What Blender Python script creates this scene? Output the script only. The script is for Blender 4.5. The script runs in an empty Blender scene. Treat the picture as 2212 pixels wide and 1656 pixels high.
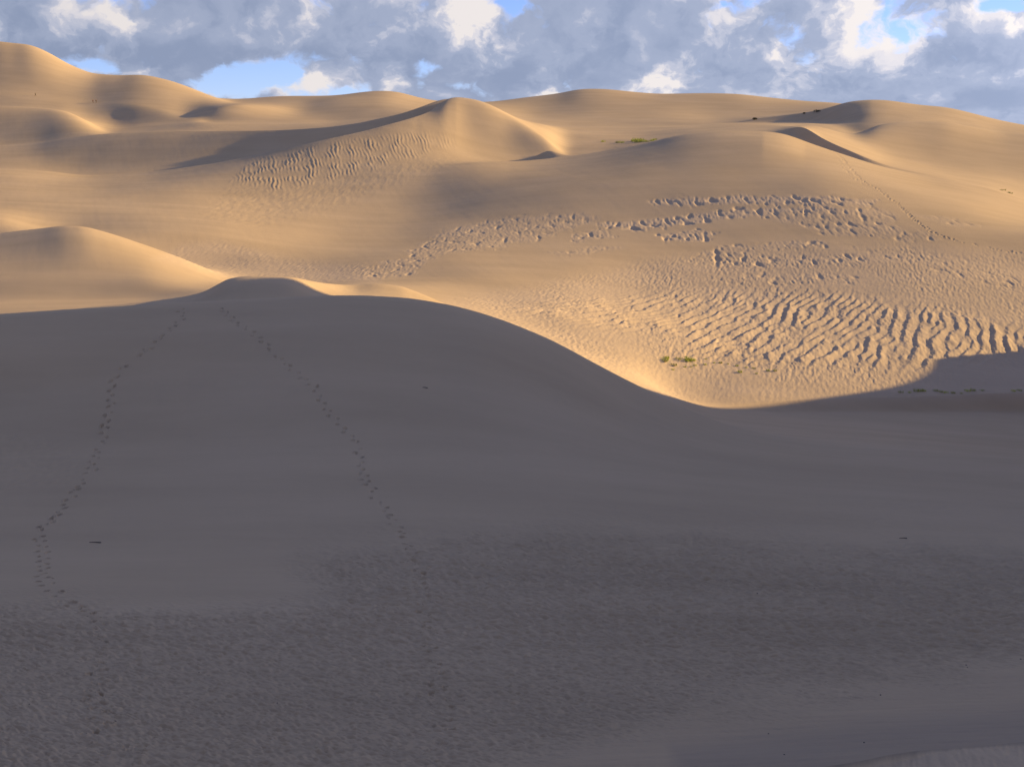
import bpy, bmesh, math, random
import numpy as np

rng = np.random.default_rng(7)
random.seed(7)
scene = bpy.context.scene
COL = scene.collection

# ------------------------------------------------------------------ camera
W, H, F = 2212.0, 1656.0, 2670.0
PITCH = math.atan((H / 2 - 330.0) / F)
CP, SP = math.cos(PITCH), math.sin(PITCH)
cam_d = bpy.data.cameras.new('camera')
cam = bpy.data.objects.new('camera', cam_d)
COL.objects.link(cam)
cam_d.sensor_width = 36.0
cam_d.lens = F / W * 36.0
cam_d.clip_end = 20000
cam_d.clip_start = 0.1
cam.rotation_euler = (math.pi / 2 - PITCH, 0, 0)
scene.camera = cam

def ray(u, v):
    """slope of the sight line: X/Y and Z/Y"""
    x = (np.asarray(u, float) - W / 2) / F
    y = (H / 2 - np.asarray(v, float)) / F
    Y = CP + SP * y
    return x / Y, (-SP + CP * y) / Y

def project(x, y, z):
    fw = y * CP - z * SP
    up = y * SP + z * CP
    return W / 2 + F * x / fw, H / 2 - F * up / fw

# ------------------------------------------------------------------ sun
SUN_B = math.radians(20)      # beyond the right-hand side
SUN_E = math.radians(13.3)
SDIR = (math.cos(SUN_B) * math.cos(SUN_E), math.sin(SUN_B) * math.cos(SUN_E), math.sin(SUN_E))

# ------------------------------------------------------------------ small numeric helpers
def pchip1(xk, yk, x):
    xk = np.asarray(xk, float); yk = np.asarray(yk, float)
    x = np.clip(x, xk[0], xk[-1])
    h = np.diff(xk); d = np.diff(yk) / h
    m = np.zeros_like(yk)
    if len(xk) > 2:
        w1 = 2 * h[1:] + h[:-1]; w2 = h[1:] + 2 * h[:-1]
        same = d[1:] * d[:-1] > 0
        with np.errstate(divide='ignore', invalid='ignore'):
            mm = (w1 + w2) / (w1 / d[:-1] + w2 / d[1:])
        m[1:-1] = np.where(same, mm, 0)
    m[0] = d[0]; m[-1] = d[-1]
    i = np.clip(np.searchsorted(xk, x, side='right') - 1, 0, len(xk) - 2)
    t = (x - xk[i]) / h[i]
    t2, t3 = t * t, t * t * t
    return ((2 * t3 - 3 * t2 + 1) * yk[i] + (t3 - 2 * t2 + t) * h[i] * m[i]
            + (-2 * t3 + 3 * t2) * yk[i + 1] + (t3 - t2) * h[i] * m[i + 1])

def sstep(a, b, x):
    t = np.clip((x - a) / (b - a), 0, 1)
    return t * t * (3 - 2 * t)

def _hash(ix, iy, seed):
    n = (ix.astype(np.int64) * 374761393 + iy.astype(np.int64) * 668265263 + seed * 974711) & 0x7fffffff
    n = ((n ^ (n >> 13)) * 1274126177) & 0x7fffffff
    return (n ^ (n >> 16)) & 0x7fffffff

def noise(x, y, seed=0):
    ix = np.floor(x); iy = np.floor(y)
    fx = x - ix; fy = y - iy
    ux = fx * fx * fx * (fx * (fx * 6 - 15) + 10); uy = fy * fy * fy * (fy * (fy * 6 - 15) + 10)
    def g(ox, oy):
        a = _hash(ix + ox, iy + oy, seed) * (2 * math.pi / 0x7fffffff)
        return np.cos(a) * (fx - ox) + np.sin(a) * (fy - oy)
    n0 = g(0, 0) * (1 - ux) + g(1, 0) * ux
    n1 = g(0, 1) * (1 - ux) + g(1, 1) * ux
    return (n0 * (1 - uy) + n1 * uy) * 1.5

def fbm(x, y, seed=0, octv=3, gain=0.5):
    s = 0; a = 1.0; t = 0
    for k in range(octv):
        s = s + a * noise(x * 2 ** k, y * 2 ** k, seed + 17 * k); t += a; a *= gain
    return s / t

# ------------------------------------------------------------------ the dunes: ridge and trough lines, near to far
# each line: v along u (photograph columns), depth along u, and how sharp its brink is along u
LINES = []
def line(v=None, D=None, z=None, sharp=None, rows=8, soft=14):
    LINES.append(dict(v=v, D=D, z=z, sharp=sharp, rows=rows, soft=soft))

line(z=-1.72, D=[(-300, .6), (2500, .6)], rows=4)
line(v=[(-300, 1900), (0, 1850), (1000, 1755), (1600, 1690), (1850, 1656), (1920, 1640), (2000, 1628), (2100, 1619), (2212, 1606), (2500, 1590)],
     z=-1.72, sharp=[(0, .95), (2212, .95)], rows=220)
line(z=-7.3, D=[(-300, 12), (2500, 12)], rows=40)
line(v=[(-300, 1790), (600, 1785), (1400, 1775), (1800, 1760), (2212, 1740), (2500, 1730)], D=[(-300, 24), (2500, 24)], rows=40)
line(v=[(-300, 1480), (1400, 1490), (2212, 1510)], D=[(-300, 40), (2500, 40)], rows=400)
line(v=[(-300, 1310), (1000, 1300), (2212, 1320)], D=[(-300, 57), (2500, 57)], rows=400)
line(v=[(-300, 1150), (600, 1145), (1100, 1150), (1600, 1165), (2212, 1190)], D=[(-300, 75), (2500, 75)], rows=300)
line(v=[(-300, 990), (0, 985), (400, 980), (800, 975), (1100, 990), (1300, 1015), (1600, 1045), (2212, 1085)], D=[(-300, 92), (2500, 92)], rows=140)
line(v=[(-300, 860), (0, 850), (400, 835), (720, 822), (1000, 838), (1200, 885), (1400, 950), (1600, 985), (1800, 1005), (2212, 1035)], D=[(-300, 103), (2500, 104)], rows=110)
line(v=[(-300, 750), (0, 737), (400, 715), (720, 700), (1000, 722), (1200, 790), (1400, 890), (1560, 945), (1750, 975), (2212, 1005)], D=[(-300, 109), (0, 110), (720, 113), (2212, 112)], rows=90)
# crest of the big foreground dune
line(v=[(-300, 700), (0, 682), (200, 668), (400, 655), (600, 645), (720, 641), (860, 647), (950, 660), (1060, 688), (1180, 735), (1300, 800), (1400, 853), (1500, 902), (1560, 925), (1650, 945), (1750, 958), (1900, 968), (2050, 976), (2212, 986), (2500, 1000)],
     D=[(-300, 114), (0, 116), (400, 120), (720, 122), (1060, 120), (1300, 118), (1560, 117), (1800, 118), (2212, 120)], rows=50)
line(v=[(-300, 715), (0, 700), (200, 690), (400, 672), (495, 660), (600, 655), (720, 660), (860, 668), (950, 684), (1060, 716), (1180, 768), (1300, 834), (1400, 882), (1500, 918), (1560, 930), (1650, 938), (1750, 942), (1900, 948), (2212, 962), (2500, 975)],
     D=[(-300, 134), (0, 134), (550, 134), (700, 139), (850, 150), (1000, 149), (1120, 140), (1560, 144), (1800, 155), (2212, 165)], rows=24)
# low mounds behind it
line(v=[(-300, 705), (0, 690), (150, 672), (215, 664), (300, 655), (400, 642), (440, 631), (470, 615), (495, 602), (540, 596), (620, 599), (700, 613), (760, 617), (810, 614), (860, 619), (900, 632), (950, 653), (985, 670), (1060, 705), (1180, 760), (1300, 818), (1400, 866), (1500, 893), (1600, 907), (1750, 914), (2212, 925), (2500, 935)],
     D=[(-300, 150), (400, 148), (620, 147), (690, 156), (770, 170), (985, 172), (1120, 167), (1300, 162), (1560, 169), (1800, 177), (2212, 189)], rows=46, soft=7)
line(v=[(-300, 700), (0, 676), (200, 668), (400, 660), (500, 648), (600, 640), (700, 640), (850, 645), (950, 668), (1060, 698), (1180, 745), (1300, 793), (1450, 856), (1550, 884), (1700, 890), (1900, 891), (2212, 893), (2500, 898)],
     D=[(-300, 168), (600, 170), (800, 185), (1000, 187), (1200, 180), (1300, 176), (1480, 177.5), (1560, 182), (1700, 187), (1990, 195), (2212, 201)], rows=20)
# brink with grass on the right, plain on the left
line(v=[(-300, 660), (0, 652), (300, 645), (450, 630), (600, 625), (800, 632), (1000, 662), (1200, 730), (1350, 792), (1480, 862), (1540, 869), (1600, 867), (1800, 861), (2000, 856), (2212, 848), (2500, 840)],
     D=[(-300, 186), (800, 200), (1000, 207), (1200, 197), (1350, 188), (1480, 185), (1600, 187.5), (1800, 193.5), (1990, 199), (2212, 205)], sharp=[(1400, 0), (1600, .8), (2500, .8)], rows=30)
line(v=[(-300, 610), (0, 600), (300, 600), (480, 618), (600, 615), (800, 622), (1000, 640), (1200, 680), (1400, 740), (1600, 775), (1800, 782), (2000, 778), (2212, 775), (2500, 770)],
     D=[(-300, 200), (300, 202), (700, 210), (1000, 226), (1200, 217), (1400, 208), (1600, 208), (1990, 215), (2212, 222)], rows=110)
# crest of the left dune, plain elsewhere
line(v=[(-300, 540), (0, 504), (50, 498), (95, 493), (135, 488.5), (170, 489), (220, 500), (300, 525), (400, 562), (497, 602), (560, 612), (650, 612), (800, 604), (1000, 600), (1200, 612), (1400, 640), (1600, 652), (1800, 656), (2000, 660), (2212, 672), (2500, 690)],
     D=[(-300, 238), (0, 240), (300, 236), (1000, 250), (1400, 250), (2212, 250)], rows=100)
line(v=[(-300, 520), (0, 515), (50, 512), (95, 512), (170, 518), (220, 530), (300, 552), (400, 572), (497, 580), (600, 580), (700, 575), (800, 567), (1000, 556), (1200, 556), (1400, 560), (1600, 562), (1800, 562), (2000, 566), (2212, 580), (2500, 600)],
     D=[(-300, 262), (0, 260), (400, 259), (1000, 272), (1600, 282), (2212, 283)], rows=70, soft=28)
line(v=[(-300, 465), (0, 474), (62, 490), (150, 500), (300, 498), (450, 504), (600, 516), (720, 522), (850, 516), (1000, 502), (1200, 490), (1400, 484), (1600, 478), (1800, 476), (2000, 482), (2212, 498), (2500, 520)],
     D=[(-300, 278), (0, 278), (300, 281), (1000, 306), (1600, 313), (2212, 313)], rows=70, soft=28)
line(v=[(-300, 434), (0, 439), (200, 445), (400, 441), (600, 440), (750, 442), (870, 443), (950, 436), (1050, 420), (1200, 402), (1400, 386), (1600, 378), (1750, 380), (1880, 398), (2000, 420), (2100, 440), (2212, 470), (2500, 520)],
     D=[(-300, 312), (200, 317), (400, 328), (600, 343), (1000, 352), (1600, 355), (2212, 345)], rows=60, soft=28)
# crest of the middle dune
line(v=[(-300, 384), (0, 395), (190, 404), (300, 399), (400, 391), (600, 380), (750, 377), (850, 374), (925, 368), (982, 358), (1032, 351), (1132, 347), (1226, 338), (1356, 317), (1416, 304), (1488, 289), (1560, 283), (1606, 282), (1668, 284.5), (1704, 292), (1740, 306), (1776, 319), (1812, 331), (1848, 342), (1884, 353), (1920, 364), (1992, 381), (2064, 394), (2136, 411), (2212, 435), (2500, 520)],
     D=[(-300, 368), (190, 371), (400, 375), (600, 380), (750, 383), (850, 384), (910, 388), (978, 394), (1032, 402), (1132, 415), (1226, 426), (1350, 430), (1606, 430), (1740, 421), (1884, 405), (2064, 392), (2212, 380)],
     sharp=[(900, 0), (1100, .5), (1350, .3), (1650, .2), (1740, .7), (1900, .6), (2050, 0)], rows=60, soft=16)
line(v=[(-300, 366), (0, 377), (190, 390), (300, 386), (400, 375), (600, 350), (750, 338), (850, 336), (910, 338), (978, 344), (1032, 349), (1132, 352), (1180, 349), (1226, 341), (1356, 322), (1416, 313), (1488, 298), (1560, 291), (1606, 290), (1668, 291), (1704, 298), (1740, 311), (1776, 323), (1812, 334), (1848, 345), (1884, 355), (1920, 363.5), (1992, 378), (2064, 391), (2136, 407), (2212, 431), (2500, 515)],
     D=[(-300, 386), (190, 389), (400, 393), (600, 398), (750, 404), (850, 408), (910, 410), (978, 411), (1032, 415), (1132, 422), (1226, 432), (1350, 438), (1606, 438), (1740, 427), (1884, 411), (2064, 397), (2212, 385)], rows=30)
# rippled ridge and its peak, valley floor, brink of the right dune
line(v=[(-300, 355), (0, 364), (80, 368), (190, 378), (300, 373), (400, 362), (500, 346), (600, 325), (700, 302), (780, 284), (852, 265), (888, 255), (924, 243), (946, 229), (962, 215), (985, 210), (1020, 214), (1046, 221), (1104, 252), (1140, 273), (1180, 300), (1226, 334), (1300, 328), (1356, 319), (1416, 308), (1488, 295), (1606, 288), (1668, 284), (1700, 280), (1729, 273.5), (1740, 277), (1776, 299), (1848, 331), (1920, 358), (1992, 374), (2064, 389), (2136, 405), (2212, 428), (2500, 510)],
     D=[(-300, 422), (190, 422), (400, 417), (600, 417), (700, 422), (800, 433), (852, 440), (888, 447), (924, 455), (946, 466), (962, 477), (985, 485), (1046, 480), (1104, 470), (1140, 460), (1180, 450), (1226, 441), (1300, 447), (1400, 452), (1500, 457), (1600, 456), (1700, 444), (1729, 438), (1776, 428), (1848, 419), (1920, 412), (2064, 402), (2212, 391)],
     sharp=[(0, .3), (190, .6), (900, .8), (985, .2), (1150, 0), (1600, .4), (1729, .8), (1920, .8), (2064, .2)], rows=70, soft=9)
line(v=[(-300, 362), (0, 370), (190, 384), (300, 381), (400, 373), (500, 361), (600, 343), (700, 324), (780, 304), (852, 284), (888, 272), (924, 258), (946, 242), (965, 222), (985, 212.5), (1046, 222), (1104, 250), (1140, 268), (1180, 288), (1226, 318), (1300, 315), (1356, 308), (1416, 301), (1500, 290), (1606, 284), (1668, 281), (1729, 272.5), (1776, 286), (1848, 313), (1920, 340), (1992, 356), (2064, 369), (2136, 383), (2212, 402), (2500, 470)],
     D=[(-300, 436), (190, 436), (300, 437), (400, 440), (500, 447), (600, 458), (700, 465), (800, 468), (888, 472), (924, 478), (946, 483), (962, 488), (985, 493), (1046, 490), (1104, 480), (1180, 466), (1226, 458), (1350, 465), (1500, 478), (1729, 455), (1848, 446), (2064, 438), (2212, 428)], rows=30)
# far arm of the bowl, valley, crest of the right dune
line(v=[(-300, 322), (0, 315), (72, 310), (144, 299), (252, 288), (378, 283.5), (486, 283), (576, 282), (684, 277), (780, 265), (816, 257), (852, 249.5), (888, 239), (924, 225.5), (945, 217.5), (965, 213), (985, 213), (1046, 224), (1104, 249), (1140, 264), (1180, 277), (1226, 297), (1356, 297), (1500, 284), (1606, 279), (1668, 277), (1740, 270), (1776, 275), (1812, 286), (1840, 291), (1862, 286), (1884, 274), (1920, 266), (1956, 263), (2028, 263), (2100, 274), (2136, 281), (2172, 286), (2212, 288), (2500, 300)],
     D=[(-300, 496), (200, 496), (300, 495), (400, 493), (500, 488), (600, 483), (700, 480), (800, 481), (888, 483), (924, 487), (946, 491), (985, 500), (1104, 503), (1226, 508), (1500, 512), (1700, 490), (1740, 480), (1850, 500), (2028, 520), (2212, 525)],
     sharp=[(0, .2), (300, .6), (900, .8), (985, .2), (1100, 0), (1700, .3), (1800, 0)], rows=70)
line(v=[(-300, 322), (0, 315), (72, 310.5), (144, 300), (252, 290), (378, 285), (486, 283.5), (576, 282), (684, 276), (796, 264), (888, 246), (938, 231), (985, 225), (1046, 233), (1104, 252), (1140, 262), (1180, 270), (1226, 284), (1356, 285), (1500, 277), (1606, 272), (1668, 271), (1740, 275), (1776, 282), (1812, 293), (1840, 296), (1862, 295), (1900, 288), (1956, 280), (2028, 280), (2100, 290), (2172, 297), (2212, 299), (2500, 310)],
     D=[(-300, 512), (200, 512), (500, 510), (850, 508), (985, 520), (1104, 522), (1300, 545), (1700, 530), (1740, 510), (1850, 520), (2028, 542), (2212, 545)], rows=24)
line(v=[(-300, 228), (0, 229), (72, 232), (126, 237), (162, 248), (198, 268), (230, 285), (300, 281), (378, 272), (440, 266), (500, 267), (600, 268), (700, 267), (796, 260), (888, 247), (938, 238), (985, 238), (1046, 244), (1104, 256), (1158, 268), (1226, 274), (1300, 275), (1416, 273), (1500, 271), (1560, 268), (1668, 266), (1740, 267), (1794, 274), (1850, 288), (1900, 284), (1956, 276), (2212, 294), (2500, 310)],
     D=[(-300, 596), (100, 592), (230, 562), (500, 560), (1000, 568), (1300, 600), (1700, 600), (1750, 585), (1800, 560), (1850, 540), (2028, 550), (2212, 565)], rows=60)
line(v=[(-300, 236), (0, 238), (126, 245), (198, 263), (250, 272), (300, 268), (378, 262), (425, 259), (450, 262), (500, 261), (600, 262), (700, 263), (796, 257), (888, 248), (938, 243), (1046, 250), (1158, 269), (1226, 273), (1300, 273.5), (1416, 272.5), (1560, 267.5), (1668, 264.5), (1740, 262), (1794, 260.5), (1850, 268), (1950, 268), (2100, 280), (2160, 287), (2212, 290), (2500, 310)],
     D=[(-300, 612), (400, 606), (520, 607), (1000, 625), (1300, 645), (1549, 645), (1740, 644), (1780, 635), (1805, 608), (1830, 584), (1900, 568), (2212, 585)], rows=16, soft=9)
# foot of the big left hill, hump far right with its dark slip face
line(v=[(-300, 190), (0, 200), (126, 213), (198, 222), (266, 222), (349, 236), (414, 251), (440, 241), (480, 230), (520, 226), (580, 230), (640, 238), (740, 228), (820, 225), (900, 233), (945, 238), (1046, 244), (1158, 262), (1300, 264), (1416, 264), (1549, 265), (1632, 256), (1736, 244), (1776, 237), (1819, 223.5), (1840, 218), (1866, 216), (1902, 216), (1956, 223), (1992, 228.5), (2028, 230), (2064, 236), (2100, 245), (2136, 254), (2172, 263), (2212, 270), (2500, 320)],
     D=[(-300, 655), (200, 648), (349, 632), (414, 621), (440, 621), (480, 625), (560, 640), (640, 660), (1046, 670), (1300, 680), (1549, 660), (1740, 656), (1819, 656), (1866, 664), (1902, 672), (2212, 665)],
     sharp=[(380, 0), (430, .6), (560, .5), (700, 0), (1500, .2), (1640, .8), (1800, .7), (1880, 0)], rows=50, soft=20)
line(v=[(-300, 112), (0, 90), (22, 94), (61, 96.5), (83, 104), (108, 116), (144, 137), (180, 153), (202, 160), (234, 162), (266, 164), (288, 162), (313, 163), (342, 168.5), (378, 178), (414, 191), (450, 205), (479, 215), (504, 222), (560, 222), (640, 222), (740, 213), (820, 210), (900, 222), (945, 229), (1046, 236), (1158, 250), (1300, 245), (1416, 245), (1549, 250), (1668, 247), (1740, 242), (1794, 236), (1840, 228), (1900, 226), (1956, 233), (2100, 255), (2212, 280), (2500, 325)],
     D=[(-300, 750), (0, 745), (300, 725), (600, 712), (900, 715), (1300, 735), (1700, 730), (1900, 705), (2212, 700)], rows=50)
line(v=[(-300, 130), (0, 118), (200, 175), (342, 185), (450, 214), (479, 214), (504, 215), (558, 212), (594, 209), (648, 208), (702, 208), (738, 206), (774, 201), (796, 198.5), (823, 197), (852, 198), (888, 207), (924, 216), (945, 219), (1000, 222), (1050, 221), (1140, 210.5), (1212, 201.5), (1248, 194), (1269, 192.5), (1302, 193), (1356, 198), (1392, 201.5), (1428, 203.5), (1524, 202), (1578, 203), (1668, 212), (1740, 219), (1794, 222.5), (1819, 225), (1900, 238), (2000, 255), (2212, 300), (2500, 330)],
     D=[(-300, 820), (0, 820), (600, 785), (823, 775), (1050, 820), (1300, 850), (1800, 840), (2212, 800)], rows=50)
line(v=[(-300, 270), (1000, 280), (2500, 330)], D=[(-300, 1000), (2500, 1000)], rows=10)
line(v=[(-300, 342), (2500, 342)], D=[(-300, 2200), (2500, 2200)], rows=8)

NC, NSIDE, CLIM = 1500, 50, 0.47
inner = np.linspace(-CLIM, CLIM, NC)
side = CLIM + (1.5 - CLIM) * np.linspace(0, 1, NSIDE + 1)[1:] ** 1.6
CC = np.concatenate([-side[::-1], inner, side])
NCOL = len(CC)

uf = np.linspace(-300, 2500, 2801)
def soften(a, s):
    if s <= 0: return a
    k = np.arange(-int(3 * s), int(3 * s) + 1); g = np.exp(-.5 * (k / s) ** 2); g /= g.sum()
    n = len(k) // 2
    pl = a[0] - (a[1] - a[0]) * np.arange(n, 0, -1); pr = a[-1] + (a[-1] - a[-2]) * np.arange(1, n + 1)
    return np.convolve(np.concatenate([pl, a, pr]), g, 'valid')
KD, KZ, KS = [], [], []
for L in LINES:
    Df = None
    if L['D'] is not None:
        a = np.array(L['D'], float); Df = soften(pchip1(a[:, 0], a[:, 1], uf), 40 if L['soft'] > 10 else 22)
    if L['v'] is not None:
        a = np.array(L['v'], float); vf = soften(pchip1(a[:, 0], a[:, 1], uf), L['soft'])
        c, s = ray(uf, vf)
        if Df is None:
            Df = L['z'] / s
        zf = Df * s
    else:
        c, s = ray(uf, np.full_like(uf, 800.0)); zf = np.full_like(uf, L['z'])
    sh = np.zeros_like(uf)
    if L['sharp']:
        a = np.array(L['sharp'], float); sh = np.interp(uf, a[:, 0], a[:, 1])
    KD.append(np.interp(CC, c, Df)); KZ.append(np.interp(CC, c, zf)); KS.append(np.interp(CC, c, sh))
KD, KZ, KS = np.array(KD), np.array(KZ), np.array(KS)
hK = np.diff(KD, axis=0)
assert hK.min() > 0.2, ('lines cross', [(k, float(hK[k].min())) for k in range(len(hK)) if hK[k].min() <= .2])
dK = np.diff(KZ, axis=0) / hK
mK = np.zeros_like(KZ)
w1 = 2 * hK[1:] + hK[:-1]; w2 = hK[1:] + 2 * hK[:-1]
with np.errstate(divide='ignore', invalid='ignore'):
    mm = (w1 + w2) / (w1 / dK[:-1] + w2 / dK[1:])
mK[1:-1] = np.where(dK[1:] * dK[:-1] > 0, mm, 0)
mK[0] = dK[0]; mK[-1] = dK[-1]
mK = np.array([soften(r, 24) for r in mK])

ROWD, ROWZ, SEG0 = [], [], [0]
for k in range(len(LINES) - 1):
    n = LINES[k + 1]['rows']
    mr = mK[k] * (1 - KS[k]) + dK[k] * KS[k]
    ml = mK[k + 1] * (1 - KS[k + 1]) + dK[k] * KS[k + 1]
    last = k == len(LINES) - 2
    for j in range(n + (1 if last else 0)):
        t = j / n
        t2, t3 = t * t, t ** 3
        ROWD.append(KD[k] + t * hK[k])
        ROWZ.append((2 * t3 - 3 * t2 + 1) * KZ[k] + (t3 - 2 * t2 + t) * hK[k] * mr
                    + (-2 * t3 + 3 * t2) * KZ[k + 1] + (t3 - t2) * hK[k] * ml)
    SEG0.append(SEG0[-1] + n)
GY = np.array(ROWD); GZ = np.array(ROWZ)
GX = GY * CC[None, :]
NROW = GY.shape[0]

# soften the hard knots of the loft a little along each row
def blur_rows(a, n):
    for _ in range(n):
        a = np.concatenate([a[:, :1], .25 * a[:, :-2] + .5 * a[:, 1:-1] + .25 * a[:, 2:], a[:, -1:]], 1)
    return a
GZ = blur_rows(GZ, 6)
GU, GV = project(GX, GY, np.minimum(GZ, GY * 3))
BASEZ = GZ.copy()

def row_of(k):
    return SEG0[k]
# line indices used below
L_CREST1, L_BRINK, L_LEFTD, L_MID, L_R1, L_R2 = 10, 14, 16, 20, 22, 24

def poly_mask(pts, r0, r1, feather=18.0):
    """soft mask of a region given by its outline, only for the rows r0..r1"""
    M = np.zeros(GZ.shape, np.float32)
    p = np.array(pts, float)
    U = GU[r0:r1]; V = GV[r0:r1]
    x0, y0 = p.min(0) - feather; x1, y1 = p.max(0) + feather
    sel = (U > x0) & (U < x1) & (V > y0) & (V < y1)
    u = U[sel]; v = V[sel]
    inside = np.zeros(u.shape, bool); dist = np.full(u.shape, 1e9)
    q = np.roll(p, -1, 0)
    for (ax, ay), (bx, by) in zip(p, q):
        cond = ((ay > v) != (by > v))
        with np.errstate(divide='ignore', invalid='ignore'):
            inside ^= cond & (u < (bx - ax) * (v - ay) / (by - ay + 1e-12) + ax)
        dx, dy = bx - ax, by - ay
        t = np.clip(((u - ax) * dx + (v - ay) * dy) / (dx * dx + dy * dy), 0, 1)
        dist = np.minimum(dist, np.hypot(u - ax - t * dx, v - ay - t * dy))
    sd = np.where(inside, dist, -dist)
    m = np.zeros(U.shape, np.float32); m[sel] = sstep(-feather, feather, sd)
    M[r0:r1] = m
    return M

COARSE = np.zeros(GZ.shape, np.float32)       # paler coarse-grained sand lag

def sel_of(mask, thr=.003):
    return np.nonzero(mask > thr)

def ripple_profile(p, lee=.32):
    p = p - np.floor(p)
    a = np.where(p < lee, p / lee, (1 - p) / (1 - lee))
    return a * a * (3 - 2 * a) * .45 + a * .55

# broad undulation of every surface
GZ += (.16 * fbm(GX / 24, GY / 30, 3, 2) * sstep(20, 60, GY) * (1 - sstep(600, 900, GY))).astype(GZ.dtype)

DARKS = np.zeros(GZ.shape, np.float32)  # darker grains of the ripple field, plus hollow shade put into the colour
mx_, my_ = GX - 12.8, GY - 429.5
GZ += 3.3 * np.exp(-(mx_ / 5.2) ** 2 - (my_ / 3.6) ** 2)
ang_ = .35
sx_, sy_ = GX * math.cos(ang_) + GY * math.sin(ang_), -GX * math.sin(ang_) + GY * math.cos(ang_)
GZ += .016 * fbm(sx_ / 2.2, sy_ / 13, 7, 3) * sstep(170, 230, GY) * (1 - sstep(500, 700, GY))
GZ += .022 * fbm(GX / 1.4, GY / 2.2, 8, 3) * sstep(20, 40, GY) * (1 - sstep(160, 200, GY))

# big ripples on the sunlit plain
r0, r1 = row_of(13), row_of(18)
A = poly_mask([(1110, 672), (1250, 650), (1416, 640), (1700, 632), (1800, 638), (2000, 668), (2300, 722), (2300, 772), (2000, 794), (1800, 793), (1620, 790), (1480, 764), (1380, 716), (1250, 694)], r0, r1, 24)
i = sel_of(A); x, y, m = GX[i], GY[i], A[i]
wx = 2.0 * fbm(x / 9, y / 12, 21, 4)
th = np.radians(np.interp(x, [0, 25, 60, 90], [37, 33, 24, 21]))
q = (x - (y - 225) * np.tan(th) + wx) / 2.85
amp = np.clip(.62 + 1.15 * fbm(x / 4.5, y / 13, 23, 3), .06, 1.25)
q2 = (x - (y - 225) * np.tan(th + .16) + 1.6 * fbm(x / 7, y / 10, 27, 3)) / 2.35 + .4
fk = sstep(.02, .16, fbm(x / 8, y / 20, 28, 2))
hgt = (ripple_profile(q, .30) * (1 - fk) + ripple_profile(q2, .30) * fk) * amp * .36
lee = np.clip(1 - np.abs((q - np.floor(q)) - .12) / .3, 0, 1)
GZ[i] += m * (hgt + (lee * (1 - fk) * .9 + .15) * .14 * fbm(x / .5, y / 1.1, 25, 2))

# fine wind texture over the plain and the middle slope
B = poly_mask([(960, 650), (1150, 625), (1400, 565), (1700, 540), (2000, 530), (2300, 560), (2300, 860), (1500, 862), (1420, 870), (1330, 820), (1180, 745), (1050, 690)], row_of(12), row_of(19), 24)
B2 = poly_mask([(330, 560), (390, 530), (470, 520), (620, 560), (800, 575), (820, 610), (640, 610), (520, 606), (480, 600)], row_of(15), row_of(20), 14)
B = np.maximum(B, .8 * B2)
i = sel_of(B); x, y, m = GX[i], GY[i], B[i]
n = fbm((x * .97 - y * .24) / .62, (y * .97 + x * .24) / 2.2, 31, 3, .55)
GZ[i] += m * .115 * np.clip(.75 + .9 * fbm(x / 14, y / 25, 33, 2), .3, 1.3) * n

# scoured strips with pits and pale coarse grains
strips = [
    ([(1400, 438), (1440, 428), (1600, 422), (1760, 424), (1900, 432), (1880, 446), (1740, 448), (1600, 440), (1450, 446)], 1.0),
    ([(1290, 486), (1400, 474), (1560, 452), (1700, 446), (1800, 450), (1760, 460), (1600, 468), (1500, 484), (1400, 500), (1300, 492)], 1.0),
    ([(1640, 470), (1760, 450), (1900, 452), (1950, 470), (1900, 488), (2000, 500), (2060, 520), (1960, 524), (1780, 506), (1740, 492)], .45),
    ([(1420, 508), (1500, 494), (1550, 504), (1530, 522), (1440, 522)], .8),
    ([(1470, 566), (1560, 530), (1640, 528), (1780, 518), (1790, 532), (1640, 544), (1700, 562), (1860, 548), (1880, 572), (1700, 578), (1560, 578)], .7),
    ([(1840, 534), (1960, 534), (2040, 548), (2200, 600), (2200, 640), (2000, 580), (1880, 548)], .35),
    ([(1500, 600), (1700, 590), (1860, 596), (1850, 612), (1600, 616)], .5),
    ([(880, 540), (960, 500), (1080, 470), (1250, 462), (1300, 470), (1240, 492), (1150, 520), (1000, 548), (880, 560)], .42),
    ([(1230, 505), (1300, 494), (1330, 512), (1240, 524)], .6),
    ([(1180, 545), (1300, 530), (1360, 534), (1250, 552)], .35),
    ([(780, 585), (840, 560), (930, 556), (900, 590), (820, 604)], .5),
    ([(1960, 462), (2060, 470), (2120, 490), (2060, 490)], .25),
]
for k, (pts, st) in enumerate(strips):
    M = poly_mask(pts, row_of(15), row_of(21), 12)
    i = sel_of(M); x, y, m = GX[i], GY[i], M[i]
    edge = sstep(.25, .95, m * 1.1 + .55 * fbm(x / 4, y / 11, 50 + k, 3) + .5 * fbm(x / 26, y / 4.5, 49, 2))
    pit = 1.3 * np.clip(noise((x * .95 - y * .12) / 1.9, (y + .4 * x) / 4.6, 40) - (.3 if k == 7 else .22), 0, 1) + .35 * np.clip(noise(x / 1.1 + 7, (y + .4 * x) / 3.6, 41) - .1, 0, 1)
    GZ[i] -= edge * st * .58 * pit
    GZ[i] += edge * (.03 + .07 * st) * fbm(x / .65, y / 2.6, 43, 3)
    COARSE[i] = np.maximum(COARSE[i], edge * (.15 + .4 * st))
COARSE = np.maximum(COARSE, .55 * np.maximum(A, B))

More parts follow.
